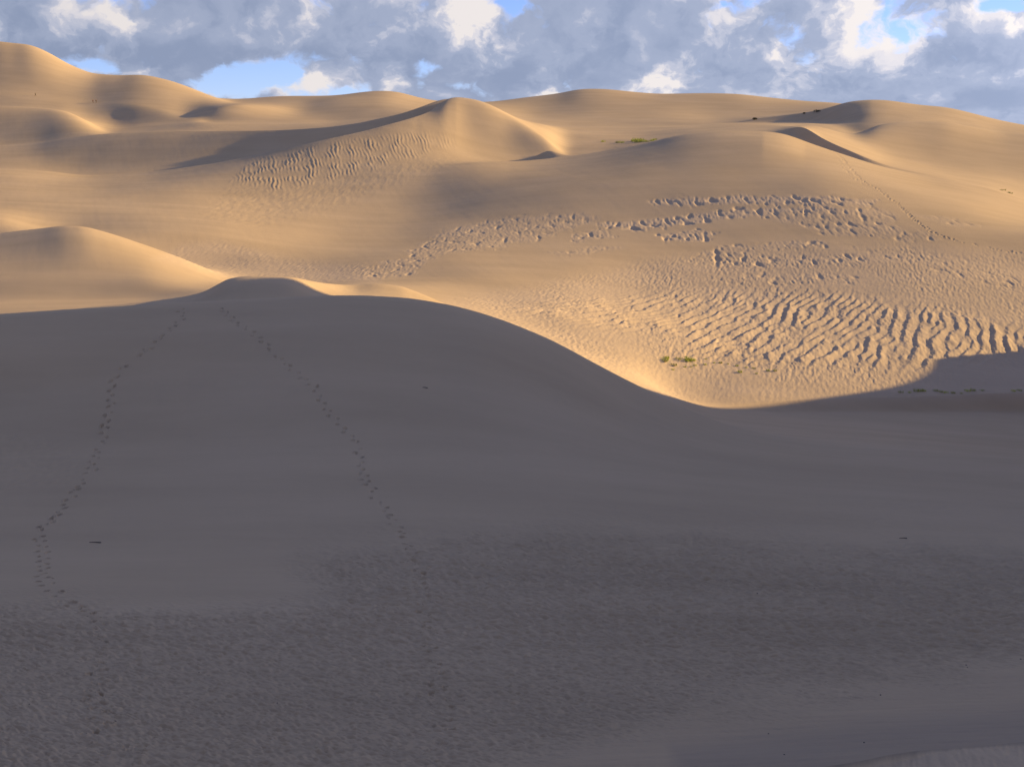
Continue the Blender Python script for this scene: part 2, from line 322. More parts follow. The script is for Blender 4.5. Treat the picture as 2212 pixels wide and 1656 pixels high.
# ripples on the face of the peaked dune
R = poly_mask([(500, 392), (545, 350), (620, 334), (700, 316), (800, 296), (900, 289), (975, 296), (985, 312), (900, 340), (800, 366), (700, 392), (600, 410)], row_of(18), row_of(22) , 12)
i = sel_of(R); x, y, m = GX[i], GY[i], R[i]
q = (x + .22 * y + 1.1 * fbm(x / 5, y / 9, 61, 4)) / 1.3
GZ[i] += m * .125 * ripple_profile(q, .4) * np.clip(.5 + 1.5 * fbm(x / 4, y / 9, 63, 2), .1, 1.3)
S = poly_mask([(420, 470), (500, 400), (600, 410), (900, 345), (1000, 340), (900, 380), (750, 440), (560, 490)], row_of(17), row_of(22), 20)
i = sel_of(S); x, y, m = GX[i], GY[i], S[i]
GZ[i] += m * .07 * fbm(x / 1.6, y / 4.5, 65, 3)

# wind ripples over the shaded hollow in front
Fm = poly_mask([(-200, 1300), (150, 1318), (420, 1330), (600, 1318), (720, 1270), (640, 1225), (720, 1195), (900, 1182), (1200, 1152), (1500, 1156), (1800, 1180), (2400, 1190), (2400, 1400), (1950, 1470), (1600, 1545), (1250, 1600), (1000, 1690), (-200, 1760)], row_of(2), row_of(8), 105)
i = sel_of(Fm); x, y, m = GX[i], GY[i], Fm[i]
m = sstep(.05, 1.0, m + .28 * fbm(x / 3.5, y / 5, 79, 3))
ca = math.cos(math.radians(-32)); sa = math.sin(math.radians(-32))
a_, b_ = x * ca + y * sa, -x * sa + y * ca
b_ = b_ + .25 * fbm(x / 1.5, y / 1.5, 71, 2)
wf = sstep(30, 56, y)
n = wf * 1.0 * noise(a_ / .5, b_ / .20, 73) + (1 - .65 * wf) * .62 * noise(a_ / .26, b_ / .125, 74) + .35 * noise(a_ / .9, b_ / .4, 72)
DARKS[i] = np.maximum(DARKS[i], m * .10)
GZ[i] += m * .155 * n * np.clip(.92 + .15 * fbm(x / 6, y / 6, 75, 2), .4, 1.2)
# faint texture elsewhere on the shaded dune
F2 = poly_mask([(-200, 930), (60, 935), (190, 990), (150, 1050), (-200, 1060)], row_of(4), row_of(9), 20)
F3 = poly_mask([(500, 1180), (900, 1110), (2400, 1060), (2400, 1190), (1500, 1150), (900, 1185)], row_of(4), row_of(9), 20)
i = sel_of(F2 * .9 + F3 * .4); x, y, m = GX[i], GY[i], (F2 * .9 + F3 * .4)[i]
GZ[i] += m * .07 * noise(x / .6, y / .9, 77)
# long wind streaks in the smooth corner
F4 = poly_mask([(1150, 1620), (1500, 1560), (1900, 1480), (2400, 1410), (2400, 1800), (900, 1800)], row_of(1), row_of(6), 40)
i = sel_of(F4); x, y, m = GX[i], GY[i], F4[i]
DARKS[i] = np.maximum(DARKS[i], m * .2)  # shade of the corner hollow, painted as darker sand
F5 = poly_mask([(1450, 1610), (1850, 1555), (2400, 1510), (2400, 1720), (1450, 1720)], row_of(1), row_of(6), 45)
DARKS = np.maximum(DARKS, .85 * F5)  # deepest part of the hollow: its shade painted into the sand colour
GZ[i] += m * (.05 * fbm((x + .35 * y) / 4.5, (y - .25 * x) / .5, 81, 3))

a_, b_ = row_of(0), row_of(1)
COARSE[a_:b_] = .3
GZ[a_:b_] += .003 * noise(GX[a_:b_] / .012 + 50, GY[a_:b_] / .03, 91) + .02 * fbm(GX[a_:b_] / .5, GY[a_:b_] / .5, 93, 2)

# ------------------------------------------------------------------ footprints pressed into the sand
def locate(u, v, k0, k1):
    a, b = row_of(k0), row_of(k1)
    d = (GU[a:b] - u) ** 2 + (GV[a:b] - v) ** 2
    k = int(np.argmin(d)); r, c = divmod(k, d.shape[1])
    return a + r, c

def trail(pts, k0, k1):
    P = []
    for u, v in pts:
        r, c = locate(u, v, k0, k1); P.append((GX[r, c], GY[r, c]))
    return np.array(P)

def press(px, py, ang, ln, wd, dp, rim=.25):
    c0 = np.searchsorted(CC, px / py - 1.2 * ln / py); c1 = np.searchsorted(CC, px / py + 1.2 * ln / py) + 1
    col = GY[:, (c0 + c1) // 2]
    a = np.searchsorted(col, py - 1.3 * ln); b = np.searchsorted(col, py + 1.3 * ln) + 1
    dx = GX[a:b, c0:c1] - px; dy = GY[a:b, c0:c1] - py
    l = (dx * math.sin(ang) + dy * math.cos(ang)) / ln; t_ = (dx * math.cos(ang) - dy * math.sin(ang)) / wd
    r = np.sqrt(l * l + t_ * t_)
    GZ[a:b, c0:c1] += -dp * (1 - sstep(.55, 1.0, r)) + dp * rim * np.exp(-((r - 1.15) / .22) ** 2)

def walk(P, step, off, ln, wd, dp):
    seg = np.hypot(*np.diff(P, axis=0).T); L = np.concatenate([[0], np.cumsum(seg)])
    n = int(L[-1] / step)
    for k in range(n):
        s_ = (k + .3 * random.uniform(-1, 1)) * step
        s_ = min(max(s_, 0), L[-1] - .01)
        x = np.interp(s_, L, P[:, 0]); y = np.interp(s_, L, P[:, 1])
        x2 = np.interp(s_ + .8, L, P[:, 0]); y2 = np.interp(s_ + .8, L, P[:, 1])
        a = math.atan2(x2 - x, y2 - y + 1e-6)
        o = off * (1 if k % 2 else -1) + random.uniform(-.13, .13)
        if random.random() < .08: continue
        fade = .72 + .28 * sstep(44, 62, y)
        press(x + o * math.cos(a), y - o * math.sin(a), a + random.uniform(-.4, .4), ln * fade ** .5 * random.uniform(.65, 1.3), wd * fade ** .5 * random.uniform(.75, 1.3), dp * fade * random.uniform(.45, 1.2), random.uniform(.1, .5))
        if random.random() < .3:
            press(x + o * math.cos(a) + random.uniform(-.3, .3), y - o * math.sin(a) - random.uniform(.1, .4), a + random.uniform(-.6, .6), ln * .8, wd * .6, dp * .4, .3)

z7 = lambda L: [(x * .44, 619.4 + y * .44) for x, y in L]
z5 = lambda L: [(x * .3056, 1150 + y * .3056) for x, y in L]
z6 = lambda L: [(530.9 + x * .3164, 1132.5 + y * .3164) for x, y in L]
ta = trail(z7([(880, 110), (905, 150), (860, 180), (800, 240), (740, 290), (670, 335), (605, 390), (565, 450), (545, 520), (548, 580), (525, 640), (510, 700), (520, 745), (480, 790), (455, 850), (450, 900), (410, 945), (375, 990), (340, 1040), (310, 1085), (270, 1130), (205, 1175), (180, 1210), (205, 1260), (215, 1310)])
           + z5([(300, 170), (300, 240), (300, 310), (330, 370), (410, 430), (440, 475), (530, 520), (620, 570), (690, 620), (710, 700), (720, 800), (700, 950), (680, 1050), (690, 1200), (700, 1300), (740, 1390), (720, 1440), (790, 1500), (830, 1610)]), 3, 10)
walk(ta, .72, .22, .26, .15, .16)
tb = trail(z7([(1080, 110), (1160, 180), (1240, 230), (1300, 270), (1360, 340), (1420, 390), (1470, 430), (1510, 470), (1560, 500), (1570, 570), (1620, 620), (1660, 680), (1720, 730), (1760, 790), (1770, 860), (1780, 930), (1820, 980), (1850, 1050), (1900, 1100), (1930, 1160), (1970, 1200), (2000, 1270), (2020, 1300)])
           + z6([(1180, 290), (1190, 400), (1210, 470), (1220, 560), (1240, 650), (1240, 760), (1260, 830), (1300, 1000), (1350, 1300), (1350, 1395), (1290, 1490), (1310, 1575)]), 3, 10)
walk(tb, .72, .19, .24, .14, .14)

# worn line of tracks over the middle dune
tc = trail([(1790, 322), (1812, 335), (1830, 356), (1848, 378), (1870, 396), (1895, 407), (1920, 428), (1938, 439), (1955, 455), (1984, 481), (2014, 503), (2059, 518), (2112, 530), (2164, 541), (2215, 549)], 16, 21)
walk(tc, .85, .28, .55, .34, .15)
td = trail([(1810, 345), (1822, 362), (1845, 386), (1872, 402)], 16, 21)
walk(td, 1.1, .3, .5, .35, .09)


def make_mat(name, build):
    m = bpy.data.materials.new(name); m.use_nodes = True
    nt = m.node_tree; nt.nodes.clear(); build(nt); return m

def sand(nt):
    N = nt.nodes.new; Lk = nt.links.new
    out = N('ShaderNodeOutputMaterial'); bs = N('ShaderNodeBsdfPrincipled')
    bs.inputs['Roughness'].default_value = 0.95
    bs.inputs['Specular IOR Level'].default_value = 0.1
    Lk(bs.outputs[0], out.inputs[0])
    geo = N('ShaderNodeNewGeometry')
    n1 = N('ShaderNodeTexNoise'); n1.inputs['Scale'].default_value = 0.035; n1.inputs['Detail'].default_value = 5
    Lk(geo.outputs['Position'], n1.inputs['Vector'])
    n2 = N('ShaderNodeTexNoise'); n2.inputs['Scale'].default_value = 9; n2.inputs['Detail'].default_value = 6
    Lk(geo.outputs['Position'], n2.inputs['Vector'])
    mix = N('ShaderNodeMix'); mix.data_type = 'RGBA'
    mix.inputs[6].default_value = (*SAND_A, 1); mix.inputs[7].default_value = (*SAND_B, 1)
    add = N('ShaderNodeMath'); add.operation = 'MULTIPLY_ADD'; add.inputs[1].default_value = .35; 
    Lk(n2.outputs[0], add.inputs[0]); 
    sc = N('ShaderNodeMath'); sc.operation = 'MULTIPLY_ADD'; sc.inputs[1].default_value = 1.4; sc.inputs[2].default_value = -.4
    Lk(n1.outputs[0], sc.inputs[0]); Lk(sc.outputs[0], add.inputs[2])
    Lk(add.outputs[0], mix.inputs[0])
    at = N('ShaderNodeAttribute'); at.attribute_name = 'coarse'
    mix2 = N('ShaderNodeMix'); mix2.data_type = 'RGBA'; mix2.inputs[7].default_value = (*SAND_C, 1)
    Lk(at.outputs['Fac'], mix2.inputs[0]); Lk(mix.outputs[2], mix2.inputs[6])
    at2 = N('ShaderNodeAttribute'); at2.attribute_name = 'grains_and_shade'
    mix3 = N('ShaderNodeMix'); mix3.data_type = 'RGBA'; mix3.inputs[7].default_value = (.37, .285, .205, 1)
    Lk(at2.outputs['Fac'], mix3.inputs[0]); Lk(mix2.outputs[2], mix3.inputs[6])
    mp = N('ShaderNodeMapping'); mp.inputs['Rotation'].default_value = (0, 0, .35); mp.inputs['Scale'].default_value = (.035, .16, .05)
    Lk(geo.outputs['Position'], mp.inputs['Vector'])
    n4 = N('ShaderNodeTexNoise'); n4.inputs['Scale'].default_value = 1.0; n4.inputs['Detail'].default_value = 6; n4.inputs['Roughness'].default_value = .6
    Lk(mp.outputs[0], n4.inputs['Vector'])
    mr = N('ShaderNodeMapRange'); mr.inputs[1].default_value = .3; mr.inputs[2].default_value = .7; mr.inputs[3].default_value = .94; mr.inputs[4].default_value = 1.06
    Lk(n4.outputs[0], mr.inputs[0])
    vm = N('ShaderNodeVectorMath'); vm.operation = 'SCALE'; Lk(mix3.outputs[2], vm.inputs[0]); Lk(mr.outputs[0], vm.inputs['Scale'])
    Lk(vm.outputs[0], bs.inputs['Base Color'])
    b = N('ShaderNodeBump'); b.inputs['Strength'].default_value = .55; b.inputs['Distance'].default_value = .03
    n3 = N('ShaderNodeTexNoise'); n3.inputs['Scale'].default_value = 14; n3.inputs['Detail'].default_value = 4
    Lk(geo.outputs['Position'], n3.inputs['Vector'])
    Lk(n3.outputs[0], b.inputs['Height']); Lk(b.outputs[0], bs.inputs['Normal'])
SAND_A = (0.50, 0.365, 0.23); SAND_B = (0.56, 0.415, 0.272); SAND_C = (0.57, 0.435, 0.32)
M_SAND = make_mat('dune_sand', sand)

def grid_object(name, X, Y, Z, attr=None, label=None, kind='structure', dark=None):
    nr, nc = X.shape
    me = bpy.data.meshes.new(name)
    co = np.stack([X, Y, Z], -1).reshape(-1, 3).astype(np.float32)
    idx = np.arange(nr * nc).reshape(nr, nc)
    q = np.stack([idx[:-1, :-1], idx[:-1, 1:], idx[1:, 1:], idx[1:, :-1]], -1).reshape(-1, 4).astype(np.int32)
    me.vertices.add(len(co)); me.vertices.foreach_set('co', co.ravel())
    me.loops.add(q.size); me.loops.foreach_set('vertex_index', q.ravel())
    me.polygons.add(len(q)); me.polygons.foreach_set('loop_start', np.arange(0, q.size, 4, dtype=np.int32))
    me.polygons.foreach_set('use_smooth', np.ones(len(q), bool))
    me.update(calc_edges=True)
    if attr is not None:
        a = me.attributes.new('coarse', 'FLOAT', 'POINT'); a.data.foreach_set('value', attr.ravel().astype(np.float32))
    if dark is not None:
        a = me.attributes.new('grains_and_shade', 'FLOAT', 'POINT'); a.data.foreach_set('value', dark.ravel().astype(np.float32))
    me.materials.append(M_SAND)
    o = bpy.data.objects.new(name, me); COL.objects.link(o)
    o['kind'] = kind
    if label: o['label'] = label
    return o

splits = [0, 2, 11, 14, 20 + 1, 25, 28, len(LINES) - 1]
names = [('sand_crest', 'pale grainy sand crest close by in the bottom corner'),
         ('shaded_dune', 'big smooth dune in shade with two footprint trails over it'),
         ('sand_mounds', 'low sand mounds just behind the shaded dune'),
         ('rippled_plain', 'sunlit sand plain with large ripples rising to a broad dune'),
         ('peaked_dune', 'peaked dune with a rippled face and a dark hollow on its left'),
         ('sand_valley', 'flat sunlit sand valley below the far ridges'),
         ('dune_ridge', 'far dune ridge standing against the cloudy sky')]
for (a, b), (nm, lb) in zip(zip(splits[:-1], splits[1:]), names):
    r0, r1 = SEG0[a], SEG0[b] + 1
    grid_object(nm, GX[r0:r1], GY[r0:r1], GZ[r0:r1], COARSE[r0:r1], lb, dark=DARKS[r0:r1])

# ------------------------------------------------------------------ the high dune beyond the right edge that shades the foreground
cb, sb = math.cos(SUN_B), math.sin(SUN_B); te = math.tan(SUN_E)
# t: across the sun, crest height and place sigma along the sun's azimuth
T = np.array([(-160, 36, 130), (0, 39, 140), (40, 42, 170), (80, 53, 210), (110, 56, 245), (127, 56, 255), (138, 52, 257), (143, 51, 257), (147, 43, 256), (150, 26, 253), (153, 19, 250), (157, 8, 247), (160.5, 1, 246),
              (164, -5, 245), (168, -9.5, 245), (173, -11.5, 242), (177, -12, 240), (180, -18, 238), (184, -40, 236), (200, -65, 235), (260, -75, 235)], float)
tt = np.linspace(-160, 260, 840); ww = np.concatenate([np.linspace(-180, 0, 150), np.linspace(0, 320, 60)[1:]])
hc = pchip1(T[:, 0], T[:, 1], tt)
sc_ = pchip1(T[:, 0], T[:, 2], tt)
TT, WW = np.meshgrid(tt, ww, indexing='ij')
SG = sc_[:, None] + WW
ZZ = hc[:, None] - np.where(WW < 0, -WW * 0.79, WW * 0.2)
ZZ = ZZ - 1.2 * np.exp(-(WW / 3) ** 2)
XX = SG * cb - TT * sb; YY = SG * sb + TT * cb
grid_object('high_dune', XX[::-1], YY[::-1], ZZ[::-1] + .15 * fbm(XX / 9, YY / 9, 5)[::-1], None, 'high dune beyond the right edge that throws its shade over the foreground')

# sand around and behind the camera, and the low ground under everything out to the horizon
gx, gy = np.meshgrid(np.linspace(-90, 90, 121), np.linspace(-120, .62, 81), indexing='xy')
grid_object('sand_ground', gx, gy, -1.73 - .00001 * gx ** 2 + .05 * fbm(gx / 6, gy / 6, 9), None, 'sand on top of the crest where one stands')
gx, gy = np.meshgrid(np.linspace(-9000, 9000, 41), np.linspace(-9000, 9000, 41), indexing='xy')
grid_object('desert_ground', gx, gy, np.full_like(gx, -95.0), None, 'low desert ground under and around the dunes')


def surface(u, v, k0=0, k1=None):
    r, c = locate(u, v, k0, len(LINES) - 1 if k1 is None else k1)
    return float(GX[r, c]), float(GY[r, c]), float(GZ[r, c])

def plain(name, col, rough=.9):
    def f(nt):
        o = nt.nodes.new('ShaderNodeOutputMaterial'); b = nt.nodes.new('ShaderNodeBsdfPrincipled')
        n = nt.nodes.new('ShaderNodeTexNoise'); n.inputs['Scale'].default_value = 6
        mx = nt.nodes.new('ShaderNodeMix'); mx.data_type = 'RGBA'
        mx.inputs[6].default_value = (*[c * .75 for c in col], 1); mx.inputs[7].default_value = (*[min(1, c * 1.25) for c in col], 1)
        g = nt.nodes.new('ShaderNodeNewGeometry'); nt.links.new(g.outputs['Position'], n.inputs['Vector'])
        nt.links.new(n.outputs[0], mx.inputs[0]); nt.links.new(mx.outputs[2], b.inputs['Base Color'])
        b.inputs['Roughness'].default_value = rough; b.inputs['Specular IOR Level'].default_value = .2
        nt.links.new(b.outputs[0], o.inputs[0])
    return make_mat(name, f)

M_GRASS = plain('green_grass', (.46, .50, .09)); M_DRY = plain('olive_grass', (.36, .37, .10)); M_DARK = plain('dark_shrub_leaf', (.05, .05, .03))
M_TWIG = plain('weathered_wood', (.11, .095, .085)); M_STONE = plain('dark_stone', (.05, .048, .05)); M_PALE = plain('pale_stone', (.6, .57, .55))

def mesh_obj(name, bm, mat, parent=None):
    me = bpy.data.meshes.new(name); bm.to_mesh(me); bm.free()
    for m in (mat if isinstance(mat, (list, tuple)) else [mat]): me.materials.append(m)
    o = bpy.data.objects.new(name, me); COL.objects.link(o)
    if parent: o.parent = parent
    return o

def tag(o, label, cat, group=None):
    o['label'] = label; o['category'] = cat
    if group: o['group'] = group

def blades(n, rad, hgt, wid, seed, lean=.5):
    R = random.Random(seed); bm = bmesh.new()
    for _ in range(n):
        r = rad * math.sqrt(R.random()); a = R.uniform(0, 6.283); x, y = r * math.cos(a), r * math.sin(a)
        h = hgt * R.uniform(.5, 1.0); ld = R.uniform(0, 6.283); lv = lean * h * R.uniform(.2, 1)
        wx, wy = math.cos(ld + 1.57) * wid, math.sin(ld + 1.57) * wid
        prev = None
        for k in range(4):
            f = k / 3; w_ = 1 - f * .85
            cx, cy, cz = x + math.cos(ld) * lv * f * f, y + math.sin(ld) * lv * f * f, -.04 + h * (f - .25 * f * f * lean)
            pr = (bm.verts.new((cx - wx * w_, cy - wy * w_, cz)), bm.verts.new((cx + wx * w_, cy + wy * w_, cz)))
            if prev: bm.faces.new((prev[0], prev[1], pr[1], pr[0]))
            prev = pr
    return bm

def tufts(pts, conv, k0, k1, mats, size, label, group, cat='grass tuft', name='grass_tuft', n=60, wid=.02):
    variants = []
    for q in range(3):
        o = mesh_obj(name, blades(n, .42, .55, wid, 100 + q + int(size * 10)), mats[q % len(mats)])
        variants.append(o)
    used = 0
    for k, p in enumerate(pts):
        u, v = conv(p); sc = p[2] if len(p) > 2 else 1.0
        x, y, z = surface(u, v, k0, k1)
        o = variants[k] if k < 3 else variants[k % 3].copy()
        if k >= 3: COL.objects.link(o)
        o.location = (x, y, z); s_ = size * sc
        o.scale = (s_ * random.uniform(.9, 1.4), s_ * random.uniform(.9, 1.4), s_ * random.uniform(.8, 1.1)); o.rotation_euler = (0, 0, random.uniform(0, 6.28))
        lb = p[3] if len(p) > 3 else label
        tag(o, lb, cat, group)

tufts([(355, 215, 1.25, 'bright green tuft at the left end of the green patch on the sunlit flat'), (655, 225, 1.4, 'widest bright green tuft in the patch on the sunlit flat'), (530, 208, 1.0, 'small bright green tuft between two bigger ones on the sunlit flat'),
       (380, 182, .8), (735, 226, .8), (470, 280, .8), (455, 345, .5), (620, 310, .55), (700, 312, .5), (760, 290, .5), (890, 282, .55), (1100, 260, .55), (1360, 377, .8, 'lone dark green tuft with a long thin shadow on the sunlit flat'),
       (1320, 300, .5), (1550, 330, .5), (1590, 395, .45), (1740, 360, .6), (1840, 362, .6), (900, 210, .4), (640, 172, .4), (345, 235, .8), (680, 215, .9), (1010, 262, .4), (1200, 272, .4), (1450, 318, .4)],
      lambda p: (1380.3 + p[0] * .16, 743.2 + p[1] * .16), 14, 17, [M_GRASS, M_GRASS, M_DRY], 1.3, 'thin sparse green tuft growing on the sunlit flat below the large ripples', 'grass tufts on the sunlit flat', n=70)
tufts([(1350, 250, 1.5, 'fullest green tuft in the sunlit valley beside the brown dune edge'), (1430, 240, 1.4), (1500, 262, 1.1), (530, 265, .8), (900, 285, .9), (1000, 287, .9), (1260, 242, .9), (1620, 262, .8), (1730, 242, .8), (1800, 217, .8), (1390, 275, 1.1)],
      lambda p: (1256.4 + p[0] * .088, 283.1 + p[1] * .088), 22, 26, [M_GRASS, M_DRY, M_GRASS], 2.3, 'pale green tuft in the flat sunlit valley under the far ridge', 'grass tufts in the far valley', n=80)
tufts([(310, 172, .8), (450, 180, .6), (550, 158, 1.0, 'yellow-green tuft lit at the end of the shaded brink'), (620, 152, 1.1), (670, 152, .9), (850, 152, .9), (920, 166, .9), (1000, 180, .8), (1110, 185, .8), (1240, 195, .6), (1340, 160, .9), (1420, 146, 1.0), (1560, 146, .7), (2040, 160, .8), (2140, 150, .8)],
      lambda p: (1902.3 + p[0] * .14, 822.9 + p[1] * .14), 14, 15, [M_DRY, M_GRASS, M_DRY], 1.1, 'low dull green tuft growing along the brink in the shade', 'grass tufts along the shaded brink', n=60)
tufts([(1210, 450), (1340, 450), (1510, 560), (1620, 600)], lambda p: (2105.8 + p[0] * .048, 389.3 + p[1] * .048), 20, 24, [M_DRY], 1.3, 'faint olive tuft on the bright slope below the right dune', 'faint tufts on the bright slope', n=40)

def shrub(u, v, wdt, hgt, label, seed):
    R = random.Random(seed); x, y, z = surface(u, v, 25, 28)
    e = bpy.data.objects.new('shrub', None); COL.objects.link(e); e.location = (x, y, z); tag(e, label, 'shrub', 'dark shrubs on the far brink')
    bm = bmesh.new()
    for _ in range(420):
        a = R.uniform(0, 6.283); r = math.sqrt(R.random()); hh = R.random()
        px, py, pz = wdt * r * math.cos(a), wdt * .7 * r * math.sin(a), hgt * (.1 + .9 * hh * math.sqrt(max(0, 1 - r * r * .8)))
        d = Vector((R.uniform(-1, 1), R.uniform(-1, 1), R.uniform(-.3, 1))).normalized() * .28
        t = Vector((R.uniform(-1, 1), R.uniform(-1, 1), R.uniform(-1, 1))).normalized() * .13
        c = Vector((px, py, pz)); bm.faces.new([bm.verts.new(c - t), bm.verts.new(c + d * .5 + t), bm.verts.new(c + d)])
    mesh_obj('foliage', bm, M_DARK, e)
    bm = bmesh.new()
    for _ in range(9):
        a = R.uniform(0, 6.283); tip = Vector((wdt * .6 * math.cos(a), wdt * .45 * math.sin(a), hgt * R.uniform(.5, .9)))
        w_ = Vector((-math.sin(a), math.cos(a), 0)) * .05
        for w2 in (w_, Vector((0, 0, .05))):
            bm.faces.new([bm.verts.new(-w2 + Vector((0, 0, -.1))), bm.verts.new(w2 + Vector((0, 0, -.1))), bm.verts.new(tip + w2 * .3), bm.verts.new(tip - w2 * .3)])
    mesh_obj('stem', bm, M_TWIG, e)
from mathutils import Vector
shrub(1630.9, 258.5, 1.3, 1.1, 'small round dark shrub low on the dark far brink', 1)
shrub(1764.0, 242.0, 2.0, 1.2, 'wider flat dark shrub high on the dark far brink', 2)
shrub(1737.5, 245.5, .6, .6, 'tiny faint shrub between the two dark shrubs on the far brink', 3)

# half-buried twigs and small stones on the shaded sand
def twig(u, v, ln, rz, label):
    x, y, z = surface(u, v, 2, 11); bm = bmesh.new(); prev = None
    for k in range(7):
        f = k / 6; r = .03 * (1 - .7 * f) + .006
        c = Vector((-ln / 2 + ln * f, .05 * math.sin(3 * f), .02 + .07 * f * (1 - f) * 2))
        ring = [bm.verts.new(c + Vector((0, r * math.cos(a * 1.0472), r * math.sin(a * 1.0472)))) for a in range(6)]
        if prev:
            for a in range(6): bm.faces.new((prev[a], prev[(a + 1) % 6], ring[(a + 1) % 6], ring[a]))
        else: bm.faces.new(ring[::-1])
        prev = ring
    bm.faces.new(prev)
    o = mesh_obj('twig', bm, M_TWIG); o.location = (x, y, z); o.rotation_euler = (0, 0, rz); tag(o, label, 'twig', 'twigs lying on the shaded sand')
twig(206, 1169, .75, 3.05, 'dark twig lying beside the left footprint trail')
twig(917, 837, .55, 2.6, 'small dark twig on the smooth middle of the shaded dune')
twig(1951, 1163, .5, 3.1, 'dark twig lying at the top of the rippled sand on the right')

def stone_mesh(seed):
    R = random.Random(seed); bm = bmesh.new(); bmesh.ops.create_icosphere(bm, subdivisions=2, radius=1)
    for v in bm.verts:
        v.co *= 1 + .22 * math.sin(3.1 * v.co.x + seed) * math.cos(2.7 * v.co.y - seed) + R.uniform(-.06, .06); v.co.z *= .6
    return bm
protos = [mesh_obj('stone', stone_mesh(q), M_STONE) for q in range(3)]
spots = [(1902, 1500), (1867, 1602), (1826, 1675), (1420, 1477), (1530, 1452), (2205, 1424), (1660, 1585), (2090, 1440), (600, 1520), (250, 1560), (880, 1290), (1003, 1512), (700, 1640), (430, 1455)]
spots = [(u, v) for u, v in spots if v < 1655]
R = random.Random(5)
while len(spots) < 24:
    spots.append((R.uniform(0, 2212), 1655 - 420 * R.random() ** 1.5))
for k, (u, v) in enumerate(spots):
    o = protos[k] if k < 3 else protos[k % 3].copy()
    if k >= 3: COL.objects.link(o)
    x, y, z = surface(u, v, 2, 8); s_ = R.uniform(.016, .032)
    o.location = (x, y, z + s_ * .25); o.scale = (s_ * 1.2, s_, s_); o.rotation_euler = (0, 0, R.uniform(0, 6.28))
    tag(o, 'small dark stone lying on the rippled shaded sand', 'stone', 'small dark stones on the shaded sand')

# ------------------------------------------------------------------ three hikers far off
def skinned(name, verts, edges, radii, mat, parent=None, sub=2):
    me = bpy.data.meshes.new(name); me.from_pydata(verts, edges, []); me.update()
    o = bpy.data.objects.new(name, me); COL.objects.link(o)
    sk = o.modifiers.new('skin', 'SKIN'); sk.use_smooth_shade = True
    if not me.skin_vertices: bpy.context.view_layer.update()
    if len(me.skin_vertices) == 0: me.attributes  # layer is made by the modifier
    for i, r in enumerate(radii):
        sv = me.skin_vertices[0].data[i]; sv.radius = (r, r) if not isinstance(r, tuple) else r; sv.use_root = (i == 0)
    ss = o.modifiers.new('sub', 'SUBSURF'); ss.levels = sub; ss.render_levels = sub
    me.materials.append(mat)
    if parent: o.parent = parent
    return o

def person(u, v, k0, k1, face, stride, cols, label, poles=0):
    x, y, z = surface(u, v, k0, k1)
    e = bpy.data.objects.new('person', None); COL.objects.link(e); e.location = (x, y, z); e.rotation_euler = (0, 0, face)
    tag(e, label, 'person', 'hikers on the far left dune')
    s_ = stride
    V_ = [(0, 0, .95), (0, 0, 1.12), (0, .01, 1.32), (0, .02, 1.46), (0, .03, 1.56), (0, .05, 1.66), (0, .05, 1.75),
          (.10, 0, .9), (.11, s_ * .5 + .05, .5), (.11, s_ * .55 - .06, .09), (.11, s_ * .55 + .12, .04),
          (-.10, 0, .9), (-.11, -s_ * .35 + .07, .5), (-.11, -s_ * .75, .12), (-.11, -s_ * .75 + .17, .04),
          (.19, .01, 1.42), (.25, -.08 - s_ * .2, 1.17), (.24, .06 - s_ * .1, .95), (.24, .12 - s_ * .1, .87),
          (-.19, .01, 1.42), (-.25, .06 + s_ * .2, 1.17), (-.24, .22 + s_ * .2, 1.0), (-.24, .3 + s_ * .2, .96)]
    E_ = [(0, 1), (1, 2), (2, 3), (3, 4), (4, 5), (5, 6), (0, 7), (7, 8), (8, 9), (9, 10), (0, 11), (11, 12), (12, 13), (13, 14), (3, 15), (15, 16), (16, 17), (17, 18), (3, 19), (19, 20), (20, 21), (21, 22)]
    R_ = [(.15, .11), (.14, .1), (.16, .11), (.13, .09), .055, (.085, .1), (.07, .085), .085, .06, .045, .04, .085, .06, .045, .04, .06, .045, .035, .03, .06, .045, .035, .03]
    skinned('body', V_, E_, R_, plain('skin_tone', (.38, .22, .15)), e)
    grow = lambda r, k: tuple(q * k for q in r) if isinstance(r, tuple) else r * k
    keep = [0, 1, 2, 3, 15, 16, 17, 19, 20, 21]; ix = {a: b for b, a in enumerate(keep)}
    skinned('jacket', [V_[k] for k in keep], [(ix[a], ix[b]) for a, b in E_ if a in ix and b in ix], [grow(R_[k], 1.2) for k in keep], plain('jacket_cloth', cols[0]), e)
    keep = [0, 7, 8, 9, 11, 12, 13]; ix = {a: b for b, a in enumerate(keep)}
    skinned('trousers', [V_[k] for k in keep], [(ix[a], ix[b]) for a, b in E_ if a in ix and b in ix], [grow(R_[k], 1.2) for k in keep], plain('trouser_cloth', cols[1]), e)
    skinned('hair', [(0, .02, 1.70), (0, .03, 1.78)], [(0, 1)], [(.095, .1), (.08, .09)], plain('dark_hair', (.05, .035, .02)), e)
person(85.3, 138.5, 26, 28, -1.2, .5, ((.13, .11, .04), (.09, .07, .03)), 'lone hiker in dark olive climbing the big left dune, shadow stretched to the left')
person(202.6, 172.0, 26, 28, 1.3, .35, ((.20, .09, .04), (.12, .07, .04)), 'hiker in reddish brown, left one of the pair walking near the dune saddle')
person(208.3, 174.5, 26, 28, 1.3, .4, ((.16, .10, .05), (.14, .10, .06)), 'hiker in dull brown, right one of the pair walking near the dune saddle')


